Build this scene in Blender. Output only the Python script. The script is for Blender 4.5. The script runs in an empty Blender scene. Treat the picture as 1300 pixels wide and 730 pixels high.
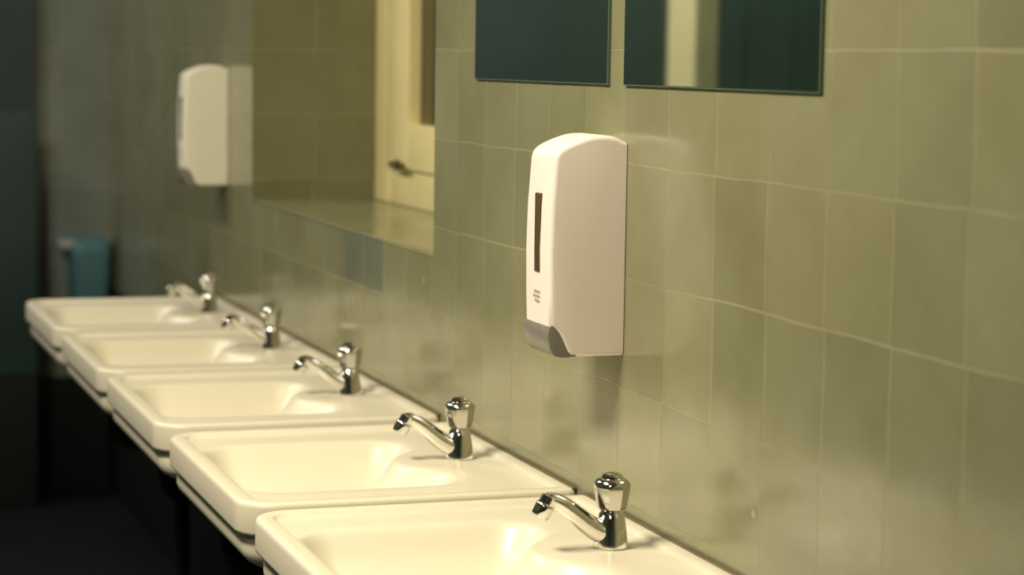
import bpy, bmesh, math
from mathutils import Vector, Matrix
S = bpy.context.scene
COL = S.collection
S.view_settings.view_transform = 'Standard'
S.view_settings.look = 'None'
CAMH = 1.42
WX = -2.8      # opposite wall
YE = 7.4       # end wall

# ------------------------------------------------------------ materials
def mat(name, color, rough=0.5, metal=0.0, var=0.06, scale=8.0, bump=0.0, coat=0.0, bscale=30, spec=0.5):
    m = bpy.data.materials.new(name); m.use_nodes = True
    nt = m.node_tree; b = nt.nodes['Principled BSDF']
    tc = nt.nodes.new('ShaderNodeTexCoord')
    n = nt.nodes.new('ShaderNodeTexNoise'); n.inputs['Scale'].default_value = scale; n.inputs['Detail'].default_value = 4
    nt.links.new(tc.outputs['Object'], n.inputs['Vector'])
    mx = nt.nodes.new('ShaderNodeMix'); mx.data_type = 'RGBA'
    mx.inputs[6].default_value = (*[c*(1-var) for c in color], 1)
    mx.inputs[7].default_value = (*[min(1, c*(1+var)) for c in color], 1)
    nt.links.new(n.outputs['Fac'], mx.inputs[0]); nt.links.new(mx.outputs[2], b.inputs['Base Color'])
    b.inputs['Roughness'].default_value = rough; b.inputs['Metallic'].default_value = metal
    b.inputs['Coat Weight'].default_value = coat; b.inputs['Coat Roughness'].default_value = 0.2
    b.inputs['Specular IOR Level'].default_value = spec
    if bump > 0:
        n2 = nt.nodes.new('ShaderNodeTexNoise'); n2.inputs['Scale'].default_value = bscale
        nt.links.new(tc.outputs['Object'], n2.inputs['Vector'])
        bp = nt.nodes.new('ShaderNodeBump'); bp.inputs['Strength'].default_value = bump; bp.inputs['Distance'].default_value = 0.01
        nt.links.new(n2.outputs['Fac'], bp.inputs['Height']); nt.links.new(bp.outputs['Normal'], b.inputs['Normal'])
    return m

def tile_mat(name, c1, c2, grout, rough=0.24, special=None, specks=True):
    m = bpy.data.materials.new(name); m.use_nodes = True
    nt = m.node_tree; N = nt.nodes; L = nt.links; b = N['Principled BSDF']
    uv = N.new('ShaderNodeUVMap'); uv.uv_map = 'UVMap'
    def vmath(op, a, bb=None, cc=None):
        x = N.new('ShaderNodeVectorMath'); x.operation = op
        for i, q in enumerate((a, bb, cc)):
            if q is None: continue
            if isinstance(q, tuple): x.inputs[i].default_value = q
            else: L.new(q, x.inputs[i])
        return x
    def math_(op, a, bb):
        x = N.new('ShaderNodeMath'); x.operation = op
        for i, q in enumerate((a, bb)):
            if q is None: continue
            if isinstance(q, (int, float)): x.inputs[i].default_value = q
            else: L.new(q, x.inputs[i])
        return x.outputs[0]
    def mixc(f, a, colr, mode='MIX'):
        x = N.new('ShaderNodeMix'); x.data_type = 'RGBA'; x.blend_type = mode
        L.new(f, x.inputs[0]); L.new(a, x.inputs[6])
        if isinstance(colr, tuple): x.inputs[7].default_value = (*colr, 1)
        else: L.new(colr, x.inputs[7])
        return x.outputs[2]
    dn = N.new('ShaderNodeTexNoise'); dn.inputs['Scale'].default_value = 6.0; dn.inputs['Detail'].default_value = 1
    L.new(uv.outputs['UV'], dn.inputs['Vector'])
    vs = vmath('SUBTRACT', dn.outputs['Color'], (.5, .5, .5))
    UVD = vmath('MULTIPLY_ADD', vs.outputs[0], (.009, .007, 0), uv.outputs['UV']).outputs[0]
    br = N.new('ShaderNodeTexBrick'); br.offset = 0.03; br.offset_frequency = 2; br.squash = 1
    for k, v in (('Scale', 1), ('Mortar Size', 0.0014), ('Mortar Smooth', 0.6), ('Bias', 0), ('Brick Width', 0.15), ('Row Height', 0.15)):
        br.inputs[k].default_value = v
    br.inputs['Color1'].default_value = (*c1, 1); br.inputs['Color2'].default_value = (*c2, 1)
    L.new(UVD, br.inputs['Vector'])
    gn = N.new('ShaderNodeTexNoise'); gn.inputs['Scale'].default_value = 3.0; gn.inputs['Detail'].default_value = 3
    L.new(uv.outputs['UV'], gn.inputs['Vector'])
    gr = N.new('ShaderNodeValToRGB'); gr.color_ramp.elements[0].position = .38; gr.color_ramp.elements[1].position = .60
    L.new(gn.outputs['Fac'], gr.inputs[0])
    base = N.new('ShaderNodeRGB'); base.outputs[0].default_value = (*[(a+bb)/2*1.05 for a, bb in zip(c1, c2)], 1)
    L.new(mixc(gr.outputs[0], base.outputs[0], grout), br.inputs['Mortar'])
    col = br.outputs['Color']
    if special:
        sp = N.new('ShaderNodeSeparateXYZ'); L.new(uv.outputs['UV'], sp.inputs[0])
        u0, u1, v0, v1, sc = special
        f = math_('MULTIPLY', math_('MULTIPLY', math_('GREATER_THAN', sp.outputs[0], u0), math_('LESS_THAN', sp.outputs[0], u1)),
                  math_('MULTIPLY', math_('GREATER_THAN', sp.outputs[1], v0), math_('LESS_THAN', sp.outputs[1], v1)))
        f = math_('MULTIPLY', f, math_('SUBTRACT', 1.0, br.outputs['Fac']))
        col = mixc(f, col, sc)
    nz = N.new('ShaderNodeTexNoise'); nz.inputs['Scale'].default_value = 4.0; nz.inputs['Detail'].default_value = 7; nz.inputs['Roughness'].default_value = .65
    L.new(uv.outputs['UV'], nz.inputs['Vector'])
    cr = N.new('ShaderNodeValToRGB'); cr.color_ramp.elements[0].position = 0.35; cr.color_ramp.elements[1].position = 0.68
    cr.color_ramp.elements[0].color = (0, 0, 0, 1); cr.color_ramp.elements[1].color = (.9, .9, .9, 1)
    L.new(nz.outputs['Fac'], cr.inputs[0])
    col = mixc(cr.outputs[0], col, (0.80, 0.77, 0.66), 'MULTIPLY')
    if specks:
        vo = N.new('ShaderNodeTexVoronoi'); vo.voronoi_dimensions = '2D'; vo.inputs['Scale'].default_value = 1.9
        L.new(uv.outputs['UV'], vo.inputs['Vector'])
        s1 = math_('LESS_THAN', vo.outputs['Distance'], 0.010)
        col = mixc(math_('MULTIPLY', s1, 0.6), col, (0.55, 0.47, 0.27))
    L.new(col, b.inputs['Base Color'])
    nr = N.new('ShaderNodeTexNoise'); nr.inputs['Scale'].default_value = 5.0; nr.inputs['Detail'].default_value = 3
    L.new(uv.outputs['UV'], nr.inputs['Vector'])
    L.new(math_('ADD', math_('MULTIPLY', br.outputs['Fac'], 0.2), math_('ADD', math_('MULTIPLY', nr.outputs['Fac'], 0.22), rough - 0.11)), b.inputs['Roughness'])
    b.inputs['Specular IOR Level'].default_value = 0.85
    sc_ = vmath('MULTIPLY', UVD, (1/.15, 1/.15, 0)).outputs[0]
    cell = vmath('FLOOR', sc_).outputs[0]
    frac = vmath('SUBTRACT', sc_, cell).outputs[0]
    wn = N.new('ShaderNodeTexWhiteNoise'); wn.noise_dimensions = '2D'; L.new(cell, wn.inputs['Vector'])
    wv = vmath('SUBTRACT', wn.outputs['Color'], (.5, .5, .5)).outputs[0]
    wv = vmath('MULTIPLY', wv, (1, 1, 0)).outputs[0]
    tilt = vmath('DOT_PRODUCT', frac, wv).outputs['Value']
    nb = N.new('ShaderNodeTexNoise'); nb.inputs['Scale'].default_value = 7.0; nb.inputs['Detail'].default_value = 1.5
    L.new(uv.outputs['UV'], nb.inputs['Vector'])
    h = math_('SUBTRACT', math_('MULTIPLY', nb.outputs['Fac'], 0.9), math_('MULTIPLY', br.outputs['Fac'], 0.12))
    h = math_('ADD', h, math_('MULTIPLY', tilt, 2.2))
    bp = N.new('ShaderNodeBump'); bp.inputs['Strength'].default_value = 0.4; bp.inputs['Distance'].default_value = 0.004
    L.new(h, bp.inputs['Height']); L.new(bp.outputs['Normal'], b.inputs['Normal'])
    return m

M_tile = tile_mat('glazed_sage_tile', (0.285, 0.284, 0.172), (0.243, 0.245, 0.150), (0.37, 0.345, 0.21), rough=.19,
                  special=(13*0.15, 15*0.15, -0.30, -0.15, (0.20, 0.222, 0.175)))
M_tile2 = tile_mat('glazed_grey_tile', (0.26, 0.29, 0.25), (0.23, 0.26, 0.225), (0.28, 0.30, 0.26), specks=False)
M_tile_shade = tile_mat('shaded_sage_tile', (0.20, 0.205, 0.115), (0.165, 0.170, 0.095), (0.33, 0.31, 0.17), specks=False)  # wall tile darkened, shade of the window reveals put into its colour
M_ceramic = mat('sanitary_ceramic', (0.775, 0.725, 0.59), 0.36, var=0.02, coat=0.08)
M_chrome = mat('chrome', (0.82, 0.80, 0.76), 0.11, 1.0, var=0.03)
M_knob = mat('chrome_dark_reflection', (0.66, 0.64, 0.60), 0.13, 1.0, var=0.05)  # chrome darkened to stand in for dark reflections on the tap knobs
M_white = mat('white_plastic', (0.97, 0.87, 0.825), 0.36, var=0.015)
M_cream_pl = mat('cream_plastic', (0.86, 0.83, 0.70), 0.4, var=0.015)
M_grey = mat('grey_plastic', (0.21, 0.20, 0.175), 0.3, var=.2, scale=60)
M_slot = mat('smoked_window_plastic', (0.10, 0.065, 0.035), 0.15)
M_print = mat('grey_print', (0.48, 0.43, 0.38), 0.5)
M_mirror = mat('mirror_silver', (0.82, 0.88, 0.85), 0.02, 1.0, var=0.0)
M_medge = mat('mirror_glass_edge', (0.10, 0.14, 0.10), 0.15)
M_cream = mat('cream_gloss_paint', (0.88, 0.78, 0.42), 0.35, var=0.08, bump=0.1)
M_glass = mat('dark_window_glass', (0.035, 0.026, 0.010), 0.12)
M_brass = mat('tarnished_dark_metal', (0.10, 0.065, 0.035), 0.4, 0.4)
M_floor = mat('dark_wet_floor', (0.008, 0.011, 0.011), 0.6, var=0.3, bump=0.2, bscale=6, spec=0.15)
M_black = mat('black_plinth_and_shadow', (0.010, 0.013, 0.013), 0.6, var=0.3, spec=0.2)  # plinth black, also used to paint the shadow below the basins
M_ceil = mat('ceiling_paint', (0.45, 0.44, 0.36), 0.8)
M_teal = mat('dark_teal_paint', (0.030, 0.056, 0.053), 0.45, var=0.35, scale=3)
M_green = mat('dark_green_paint', (0.03, 0.056, 0.038), 0.45, var=0.35, scale=3)
M_olive = mat('olive_paint', (0.22, 0.22, 0.10), 0.5, var=0.15)
M_blue = mat('dull_turquoise_plastic', (0.10, 0.23, 0.27), 0.4)
M_pale = mat('pale_plastic', (0.5, 0.55, 0.52), 0.4)
M_iron = mat('black_painted_iron', (0.012, 0.012, 0.011), 0.7, spec=.2)
M_seal = mat('dark_sealant', (0.13, 0.105, 0.06), 0.6, var=.5, scale=20)  # dark brown strip along the back edge of each basin

# ------------------------------------------------------------ helpers
def finish(name, bm, m, smooth=True, angle=40, parent=None, loc=(0, 0, 0)):
    bmesh.ops.recalc_face_normals(bm, faces=bm.faces)
    me = bpy.data.meshes.new(name); bm.to_mesh(me); bm.free()
    if smooth:
        for p in me.polygons: p.use_smooth = len(p.vertices) <= 4
        try: me.set_sharp_from_angle(angle=math.radians(angle))
        except Exception: pass
    ob = bpy.data.objects.new(name, me); me.materials.append(m)
    ob.location = loc; COL.objects.link(ob)
    if parent: ob.parent = parent
    return ob

def box_into(bm, x0, x1, y0, y1, z0, z1):
    uvl = bm.loops.layers.uv.get('UVMap') or bm.loops.layers.uv.new('UVMap')
    r = bmesh.ops.create_cube(bm, size=1)
    vs = r['verts']
    for v in vs:
        v.co = Vector((x0 + (v.co.x+.5)*(x1-x0), y0 + (v.co.y+.5)*(y1-y0), z0 + (v.co.z+.5)*(z1-z0)))
    fs = {f for v in vs for f in v.link_faces}
    for f in fs:
        f.normal_update(); n = f.normal
        for l in f.loops:
            c = l.vert.co
            if abs(n.x) > .5: l[uvl].uv = (c.y-2.017, c.z-1.286)
            elif abs(n.y) > .5: l[uvl].uv = (c.x, c.z-1.286)
            else: l[uvl].uv = (c.y-2.017, c.x)
    return vs

def boxes(name, lst, m, bevel=0, parent=None, loc=(0, 0, 0)):
    bm = bmesh.new(); bm.loops.layers.uv.new('UVMap')
    for b in lst: box_into(bm, *b)
    if bevel:
        bmesh.ops.bevel(bm, geom=bm.edges[:], offset=bevel, segments=3, affect='EDGES', profile=0.5)
    return finish(name, bm, m, smooth=bool(bevel), parent=parent, loc=loc)

def structure(ob):
    ob['kind'] = 'structure'; return ob

def lathe_into(bm, prof, seg=32, axis=Vector((0, 0, 0)), lobes=0, amp=0.0, mtx=None, ph=0.0):
    rings = []
    for r, z in prof:
        ring = []
        for i in range(seg):
            a = 2*math.pi*i/seg+ph
            rr = r*(1+amp*math.cos(lobes*(a-ph))) if r > 0.006 else r
            co = Vector((rr*math.cos(a), rr*math.sin(a), z))
            if mtx: co = mtx @ co
            ring.append(bm.verts.new(co+axis))
        rings.append(ring)
    for a, b in zip(rings, rings[1:]):
        for i in range(seg):
            bm.faces.new((a[i], a[(i+1) % seg], b[(i+1) % seg], b[i]))
    bm.faces.new(rings[0]); bm.faces.new(rings[-1])

def tube_into(bm, pts, rads, seg=20):
    rings = []
    n = len(pts)
    for i, p in enumerate(pts):
        p = Vector(p)
        t = (Vector(pts[min(i+1, n-1)])-Vector(pts[max(i-1, 0)])).normalized()
        s = Vector((0, 1, 0)); u = t.cross(s).normalized()
        rings.append([bm.verts.new(p+rads[i]*(math.cos(2*math.pi*k/seg)*s+math.sin(2*math.pi*k/seg)*u)) for k in range(seg)])
    for a, b in zip(rings, rings[1:]):
        for i in range(seg):
            bm.faces.new((a[i], a[(i+1) % seg], b[(i+1) % seg], b[i]))
    bm.faces.new(rings[0]); bm.faces.new(rings[-1])

def catmull(P, n=6):
    out = []
    for i in range(len(P)-1):
        p0 = P[max(i-1, 0)]; p1 = P[i]; p2 = P[i+1]; p3 = P[min(i+2, len(P)-1)]
        for k in range(n):
            t = k/n
            out.append(tuple(0.5*((2*b)+(-a+c)*t+(2*a-5*b+4*c-d)*t*t+(-a+3*b-3*c+d)*t**3) for a, b, c, d in zip(p0, p1, p2, p3)))
    out.append(tuple(P[-1])); return out

def pillow_profile(name, pts, hw, rad, m, parent=None, keep_back=True, ang=50, n=6):
    """side profile (x,z) lofted across y with rounded side edges, inset along the true normals"""
    N = len(pts); area = sum(pts[i][0]*pts[(i+1) % N][1]-pts[(i+1) % N][0]*pts[i][1] for i in range(N))
    sg = 1 if area > 0 else -1
    mxx = max(t[0] for t in pts)
    def inset(d):
        out = []
        for i in range(N):
            p0 = Vector(pts[i-1]); p = Vector(pts[i]); p1 = Vector(pts[(i+1) % N])
            a = (p-p0).normalized(); b = (p1-p).normalized()
            n1 = Vector((-a.y, a.x))*sg; n2 = Vector((-b.y, b.x))*sg
            nn = (n1+n2); nn = nn.normalized() if nn.length > 1e-6 else n1
            k = 1/max(0.6, nn.dot(n1))
            q = p+nn*d*k
            if keep_back and abs(p.x-mxx) < 1e-4: q.x = p.x
            out.append((q.x, q.y))
        return out
    bm = bmesh.new(); fr = []
    for k in range(n+1):
        a = math.pi/2*(k/n); fr.append((-(hw-rad+rad*math.cos(a)), inset(rad*(1-math.sin(a)))))
    allr = fr+[(-y, p) for y, p in reversed(fr)]
    vr = [[bm.verts.new((x, y, z)) for x, z in p] for y, p in allr]
    for a, b in zip(vr, vr[1:]):
        for i in range(N): bm.faces.new((a[i], a[(i+1) % N], b[(i+1) % N], b[i]))
    bm.faces.new(vr[0]); bm.faces.new(vr[-1])
    return finish(name, bm, m, parent=parent, angle=ang)

# ------------------------------------------------------------ room
oy0, oy1, oz0, oz1 = 3.645, 5.131, 1.087, 2.35
wr = structure(boxes('wall_right', [
    (0, .42, -1.6, YE, 0, oz0), (0, .42, -1.6, YE, oz1, 3.0),
    (0, .42, -1.6, oy0, oz0, oz1), (0, .42, oy1, YE, oz0, oz1)], M_tile))
wr.data.materials.append(M_tile_shade)
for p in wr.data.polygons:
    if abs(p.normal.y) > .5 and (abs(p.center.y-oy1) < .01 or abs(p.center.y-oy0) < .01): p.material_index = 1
structure(boxes('wall_far', [(-0.20, 0.42, YE, YE+.15, 0, 3.0), (WX, -0.20, YE+.02, YE+.15, 0, 3.0)], M_tile2))
structure(boxes('wall_left', [(WX-.15, WX, -1.6, YE+.15, 0, 3.0)], M_green))
structure(boxes('wall_back', [(WX, 0, -1.75, -1.6, 0, 3.0)], M_teal))
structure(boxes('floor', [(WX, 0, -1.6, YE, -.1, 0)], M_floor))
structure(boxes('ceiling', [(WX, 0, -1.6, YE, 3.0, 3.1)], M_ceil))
structure(boxes('shadow_band_right', [(-.010, 0, -1.6, YE, 0, .66)], M_black, .002))  # black band on the wall, standing in for shadow below the basins
structure(boxes('baseboard_far', [(-1.30, -.011, YE-.045, YE, 0, .36)], M_black, .002))
structure(boxes('door_1', [(-1.54, -0.24, YE-.03, YE+.02, 0.0, 2.9)], M_teal))
structure(boxes('door_2', [(-2.78, -2.17, YE-.04, YE+.02, 0.0, 2.2), (-2.52, -2.46, YE-.055, YE-.04, 0.2, 2.1), (-2.30, -2.27, YE-.055, YE-.04, 0.2, 2.1)], M_green))
structure(boxes('trim_1', [(-2.08, -1.975, YE-.03, YE+.02, 0, 2.4)], M_cream))
structure(boxes('trim_2', [(-1.975, -1.54, YE-.01, YE+.02, 0, 2.95)], M_green))
structure(boxes('trim_4', [(-2.17, -2.08, YE-.02, YE+.02, 0, 2.4)], M_olive))

# window
w = bpy.data.objects.new('window_1', None); COL.objects.link(w); w.location = (.33, (oy0+oy1)/2, oz0); structure(w)
W0 = Vector(w.location)
def wpart(name, lst, m, bevel=0.004):
    return boxes(name, [(a-W0.x, b-W0.x, c-W0.y, d-W0.y, e-W0.z, f-W0.z) for a, b, c, d, e, f in lst], m, bevel, parent=w)
ym = (oy0+oy1)/2
wpart('window_frame', [(.295, .42, oy1-.13, oy1, oz0, oz1), (.295, .42, oy0, oy0+.13, oz0, oz1),
                       (.297, .42, oy0+.12, oy1-.12, oz0, oz0+.090), (.297, .42, oy0+.12, oy1-.12, oz1-.085, oz1),
                       (.299, .42, ym-.07, ym+.07, oz0+.07, oz1-.07)], M_cream)
for a, b in ((ym+.055, oy1-.135), (oy0+.135, ym-.055)):
    wpart('window_sash', [(.288, .34, b-.17 if b > ym else b-.1, b, oz0+.082, oz1-.08), (.288, .34, a, a+.09, oz0+.082, oz1-.08),
                       (.289, .34, a+.08, b-.09, oz0+.084, oz0+.187), (.289, .34, a+.08, b-.09, oz1-.18, oz1-.082)], M_cream)
    wpart('window_glass', [(.318, .324, a+.05, b-.05, oz0+.15, oz1-.15)], M_glass, 0)
    wpart('window_latch', [(.278, .288, b-.12, b-.09, oz0+.084, oz0+.104), (.268, .279, b-.19, b-.08, oz0+.090, oz0+.100)], M_brass, .003)
structure(boxes('trim_3', [(-.002, .010, oy0, oy1, oz0-.004, oz0+.002)], M_tile, .0015))

# ------------------------------------------------------------ washbasins
HX = 0.240; CX = -HX-.0004; CYH = 0.305
def rr(px, py, cx, hx, hy, r):
    qx = abs(px-cx)-hx+r; qy = abs(py)-hy+r
    return math.hypot(max(qx, 0), max(qy, 0))+min(max(qx, qy), 0)-r
def outer(px, py):
    return rr(px, py, CX, HX, CYH, 0.055 if px < CX else 0.012)
def smax(a, b, k):
    h = max(k-abs(a-b), 0)/k
    return max(a, b)+h*h*k*0.25
def bowl(px, py):
    a = rr(px, py, -0.288, 0.155, 0.188, 0.055)
    return smax(a, 0.100-math.hypot(px+0.085, py), 0.020)
BC = (-0.30, 0.0)
def radius(f, lev, ang):
    dx, dy = math.cos(ang), math.sin(ang)
    st = 0.004; r = 0.0
    while r < 0.6 and f(BC[0]+dx*r, BC[1]+dy*r) < lev: r += st
    lo, hi = max(r-st, 0), r
    for _ in range(18):
        mid = (lo+hi)/2
        if f(BC[0]+dx*mid, BC[1]+dy*mid) < lev: lo = mid
        else: hi = mid
    return hi
NS = 400
angs = [2*math.pi*i/NS for i in range(NS)]
def ring_r(f, lev): return [radius(f, lev, a) for a in angs]
spec = []
for off, z in ((.14, -.130), (.10, -.127), (.075, -.119), (.058, -.110), (.044, -.102), (.031, -.0955), (.020, -.089), (.0140, -.082), (.0110, -.073), (.0110, -.0610), (.0130, -.0560), (.0180, -.0530), (.0185, -.0500), (.010, -.0480), (.0030, -.0465), (.0006, -.0445), (0, -.041),
               (0, -.008), (.0008, -.0042), (.0028, -.0015), (.0058, -.0002), (.0085, 0), (.021, 0), (.0235, -.0010), (.0260, -.0042), (.029, -.0062)):
    spec.append((ring_r(outer, -off), z))
R_in = spec[-1][0]
R_b = ring_r(bowl, 0.010)
for t in (.33, .66): spec.append(([a*(1-t)+b*t for a, b in zip(R_in, R_b)], -.0066))
for off, z in ((.010, -.0068), (.006, -.0077), (.002, -.0102), (-.002, -.0145), (-.007, -.0210), (-.014, -.031), (-.023, -.042), (-.034, -.053), (-.047, -.063), (-.061, -.071)):
    spec.append((ring_r(bowl, off), z))
last = spec[-1][0]
for t, z in ((.3, -.079), (.6, -.087), (.85, -.093), (1.0, -.0985)):
    spec.append(([a*(1-t)+.024*t for a in last], z))
bm = bmesh.new(); rings = []
for R, z in spec:
    rings.append([bm.verts.new((BC[0]+r*math.cos(a), BC[1]+r*math.sin(a), z)) for r, a in zip(R, angs)])
for a, b in zip(rings, rings[1:]):
    for i in range(NS):
        bm.faces.new((a[i], a[(i+1) % NS], b[(i+1) % NS], b[i]))
bm.faces.new(rings[0]); bm.faces.new(rings[-1])
SZ = 0.82
ys = [2.576, 3.220, 3.893, 4.552, 5.232]
root = bpy.data.objects.new('washbasin', None); COL.objects.link(root); root.location = (-.0002, ys[0], SZ)
basin = finish('basin', bm, M_ceramic, angle=60, parent=root)
bm = bmesh.new()
lathe_into(bm, [(.0235, -.101), (.031, -.0965), (.031, -.0935), (.026, -.0925), (.021, -.097), (.008, -.098)], 32, Vector((BC[0], 0, 0)))
drain = finish('drain', bm, M_chrome, parent=root)
boxes('sealant_joint', [(-.007, -.0008, -.300, .300, -.004, .0022)], M_seal, .0015, parent=root)
bm = bmesh.new()
tp = catmull([(-.30, 0, -.128), (-.30, 0, -.24), (-.29, 0, -.29), (-.255, 0, -.31), (-.22, 0, -.29), (-.205, 0, -.25), (-.18, 0, -.235), (-.155, 0, -.25), (-.145, 0, -.30), (-.145, 0, -.55), (-.145, 0, -.82)], 5)
tube_into(bm, tp, [.018]*len(tp))
finish('waste_pipe', bm, M_iron, parent=root)
# faucet
bm = bmesh.new()
lathe_into(bm, [(.0210, 0), (.0222, .0015), (.0220, .004), (.0210, .010), (.0198, .018), (.0184, .028), (.0172, .036),
                (.0158, .043), (.0135, .0460), (.0125, .049), (.0125, .058)], 36)
fau = finish('faucet', bm, M_chrome, parent=root, loc=(-.081, 0, -.0064))
bm = bmesh.new()
path = catmull([(-.004, 0, .018), (-.019, 0, .0225), (-.036, 0, .0335), (-.053, 0, .0475), (-.067, 0, .0580), (-.079, 0, .0635), (-.088, 0, .0620)], 5)
n = len(path)
rad = [.0155-(.0155-.0102)*min(1, i/(n*.75)) for i in range(n)]
tube_into(bm, path, rad)
d = Vector((-.50, 0, -.86)).normalized()
mt = d.to_track_quat('Z', 'Y').to_matrix()
lathe_into(bm, [(.0075, -.010), (.0105, -.0085), (.0108, .001), (.0122, .0025), (.0124, .005), (.0120, .017), (.0108, .019), (.006, .0165)], 24, Vector((-.0865, 0, .0600)), mtx=mt)
spout = finish('spout', bm, M_chrome, parent=fau)
bm = bmesh.new()
lathe_into(bm, [(.0140, .0480), (.0175, .0495), (.0195, .0535), (.0218, .0670), (.0234, .0775), (.0228, .0820), (.0195, .0865), (.0140, .0885)], 8, ph=.25)
lathe_into(bm, [(.0125, .0865), (.0138, .0883), (.0132, .0912), (.0098, .0938), (.0058, .0950), (.001, .0953)], 32)
bmesh.ops.bevel(bm, geom=[e for e in bm.edges if len(e.link_faces) == 2 and e.calc_length() > .0035 and e.calc_face_angle(0) > .6], offset=.0018, segments=3, affect='EDGES')
handle = finish('faucet_handle', bm, M_knob, angle=40, parent=fau)
def dup(o, parent=None):
    c = o.copy(); COL.objects.link(c)
    if parent is not None:
        c.parent = parent; c.matrix_parent_inverse = o.matrix_parent_inverse.copy()
    for ch in list(o.children): dup(ch, c)
    return c
allb = [root]
for y in ys[1:]:
    c = dup(root); c.location = (-.0002, y, SZ); allb.append(c)
for o in allb:
    o['label'] = 'cream ceramic wall-mounted washbasin with a chrome pillar tap'
    o['category'] = 'washbasin'; o['group'] = 'row of washbasins along the tiled wall'

# ------------------------------------------------------------ soap dispensers
def dispenser(loc, shell):
    r = bpy.data.objects.new('soap_dispenser', None); COL.objects.link(r); r.location = loc
    hw = .050
    top = catmull([(-.1015, .258), (-.0995, .268), (-.092, .2765), (-.075, .285), (-.052, .2925), (-.030, .294), (-.014, .291), (-.004, .286)], 3)
    low = catmull([(-.074, .001), (-.081, .007), (-.089, .024), (-.096, .035), (-.1045, .042)], 3)
    prof = [(-.001, .001)] + low + [(-.106, .08), (-.107, .14), (-.1055, .20)] + top[:-1] + [(-.001, .285)]
    pillow_profile('dispenser_cover', prof, hw, .007, shell, parent=r)
    boxes('back_plate', [(-.003, 0, -hw+.006, hw-.006, .010, .276)], M_grey, .001, parent=r)
    lp = [(-.066, .0015)] + [(x+.006, z+.006) for x, z in low[1:-1]] + [(-.1005, .047), (-.1062, .040), (-.1075, .028), (-.104, .012), (-.098, .003), (-.090, .0005), (-.079, .0005)]
    pillow_profile('push_lever', lp, hw-.0012, .002, M_grey, parent=r, keep_back=False, n=4)
    boxes('level_window', [(-.1080, -.100, -.012, .010, .110, .216)], M_slot, .002, parent=r)
    bars = []
    for i, (a, b) in enumerate([(-.013, .010), (-.012, .012), (-.010, .008)]):
        zz = .083-.006*i; yy = a
        while yy < b:
            wd = .0020+.0014*((i*7+int(yy*2000)) % 3)/2
            bars.append((-.1071, -.1055, yy, min(yy+wd, b+.001), zz, zz+.0032)); yy += wd+.0011
    boxes('printed_mark', bars, M_print, 0, parent=r)
    return r
d1 = dispenser((0, 2.802, CAMH-.3905), M_white)
d1['label'] = 'white plastic soap dispenser with grey push lever below the mirrors'
d2 = dispenser((0, 5.465, CAMH-.317), M_cream_pl)
d2['label'] = 'cream plastic soap dispenser beside the window recess'
for o in (d1, d2): o['category'] = 'soap dispenser'; o['group'] = 'soap dispensers on the tiled wall'

# ------------------------------------------------------------ mirrors
def mirror(y0, y1):
    z0 = CAMH-.031; z1 = z0+.62
    bm = bmesh.new(); box_into(bm, -.004, 0, 0, y1-y0, 0, z1-z0)
    m = finish('wall_mirror', bm, M_medge, smooth=False, loc=(0, y0, z0))
    boxes('mirror_face', [(-.0046, -.004, .002, y1-y0-.002, .002, z1-z0-.002)], M_mirror, 0, parent=m)
    m['label'] = 'frameless rectangular mirror on sage wall tiles'; m['category'] = 'mirror'; m['group'] = 'mirrors above the washbasins'
mirror(2.183, 2.762); mirror(2.82, 3.411)

# ------------------------------------------------------------ far end objects
p = bpy.data.objects.new('partition', None); COL.objects.link(p); p.location = (-.76, 7.04, 0)
boxes('partition_panel', [(-.49, .485, -.02, .02, .42, 1.24)], M_teal, .006, parent=p)
boxes('panel_plinth', [(-.49, .484, -.018, .018, 0, .42)], M_black, .004, parent=p)
p['label'] = 'low dark teal partition panel with black lower part'; p['category'] = 'partition'
def rsec(hx, hy, z, r=.03, n=8):
    out = []
    for qx, qy, a0 in ((1, 1, 0), (-1, 1, 90), (-1, -1, 180), (1, -1, 270)):
        for k in range(n+1):
            a = math.radians(a0+90*k/n)
            out.append(((hx-r)*qx+r*math.cos(a), (hy-r)*qy+r*math.sin(a), z))
    return out
def loft(bm, secs):
    rs = [[bm.verts.new(c) for c in s] for s in secs]
    for a, b in zip(rs, rs[1:]):
        n = len(a)
        for i in range(n): bm.faces.new((a[i], a[(i+1) % n], b[(i+1) % n], b[i]))
    bm.faces.new(rs[0]); bm.faces.new(rs[-1])
hold = bpy.data.objects.new('wall_bin', None); COL.objects.link(hold); hold.location = (-.075, YE-.075, .60)
bm = bmesh.new()
loft(bm, [rsec(.055, .070, 0), rsec(.058, .073, .01), rsec(.066, .075, .17)])
finish('bin_body', bm, M_blue, parent=hold)
bm = bmesh.new()
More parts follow.
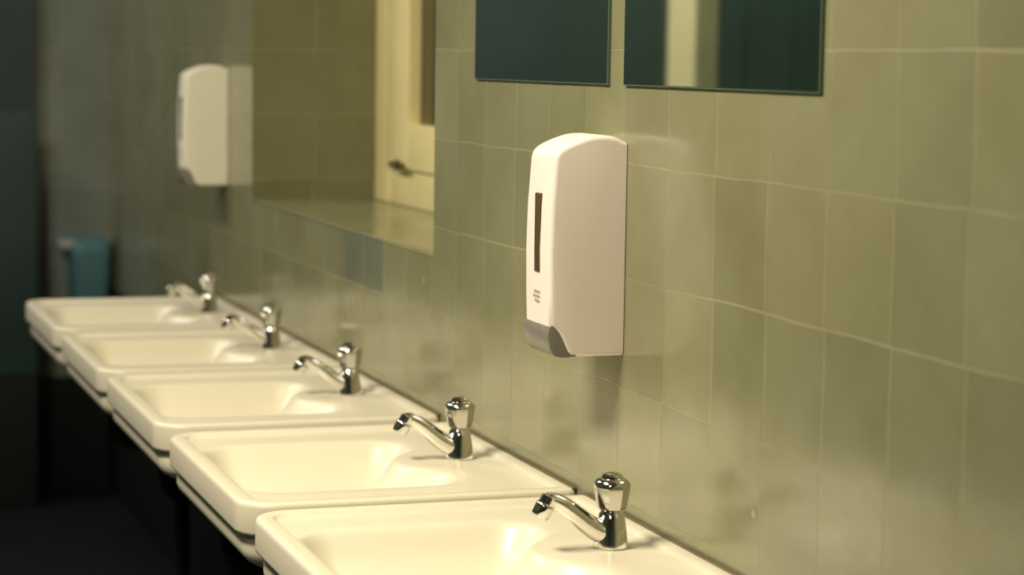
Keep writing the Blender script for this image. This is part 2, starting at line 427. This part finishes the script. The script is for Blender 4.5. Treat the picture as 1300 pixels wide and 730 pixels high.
loft(bm, [rsec(.067, .0752, .17), rsec(.067, .0752, .195), rsec(.062, .07, .215), rsec(.045, .055, .228)])
finish('bin_lid', bm, M_blue, parent=hold)
boxes('lid_handle', [(-.100, -.050, -.06, .03, .190, .220)], M_pale, .006, parent=hold)
hold['label'] = 'small turquoise plastic bin fixed to the end wall'; hold['category'] = 'bin'

# ------------------------------------------------------------ lights
def area(name, loc, rot, sx, sy, power, color):
    l = bpy.data.lights.new(name, 'AREA'); l.shape = 'RECTANGLE'; l.size = sx; l.size_y = sy; l.energy = power; l.color = color
    o = bpy.data.objects.new(name, l); o.location = loc; o.rotation_euler = rot; COL.objects.link(o); return o
wc = (1, .89, .66)
area('ceiling_light_near', (-1.45, 2.5, 2.7), (math.radians(4), math.radians(-15), 0), 0.4, 0.9, 73, wc)
area('ceiling_light_back', (-1.7, 0.0, 2.6), (math.radians(30), 0, 0), 0.3, 0.8, 11, wc)
area('ceiling_light_mid', (-1.6, 4.8, 2.7), (0, math.radians(-15), 0), 0.4, 0.9, 23, wc)
area('fill_light_far', (-1.9, 6.3, 2.9), (0, 0, 0), 0.3, 0.8, 28, (1, .97, .95))  # added fill to brighten the far end, not a known fixture
wd = bpy.data.worlds.new('World'); S.world = wd; wd.use_nodes = True
wd.node_tree.nodes['Background'].inputs[0].default_value = (.02, .04, .045, 1)
wd.node_tree.nodes['Background'].inputs[1].default_value = 0.5

# ------------------------------------------------------------ camera
F = 2840.0
Yc = Vector((-957, 303, -F)).normalized()
up = Vector((0.015, 1, 0)); up.z = -(Yc.x*up.x+Yc.y*up.y)/Yc.z
Zc = up.normalized(); Xc = Yc.cross(Zc).normalized()
R = Matrix((Xc, Yc, Zc))
cd = bpy.data.cameras.new('Camera'); cam = bpy.data.objects.new('Camera', cd); COL.objects.link(cam)
M4 = R.to_4x4(); M4.translation = Vector((-1.085, 0, CAMH)); cam.matrix_world = M4
cd.sensor_width = 36; cd.lens = F/1300*36; cd.clip_start = 0.05
cd.dof.use_dof = True; cd.dof.focus_distance = 3.0; cd.dof.aperture_fstop = 4.0
S.camera = cam
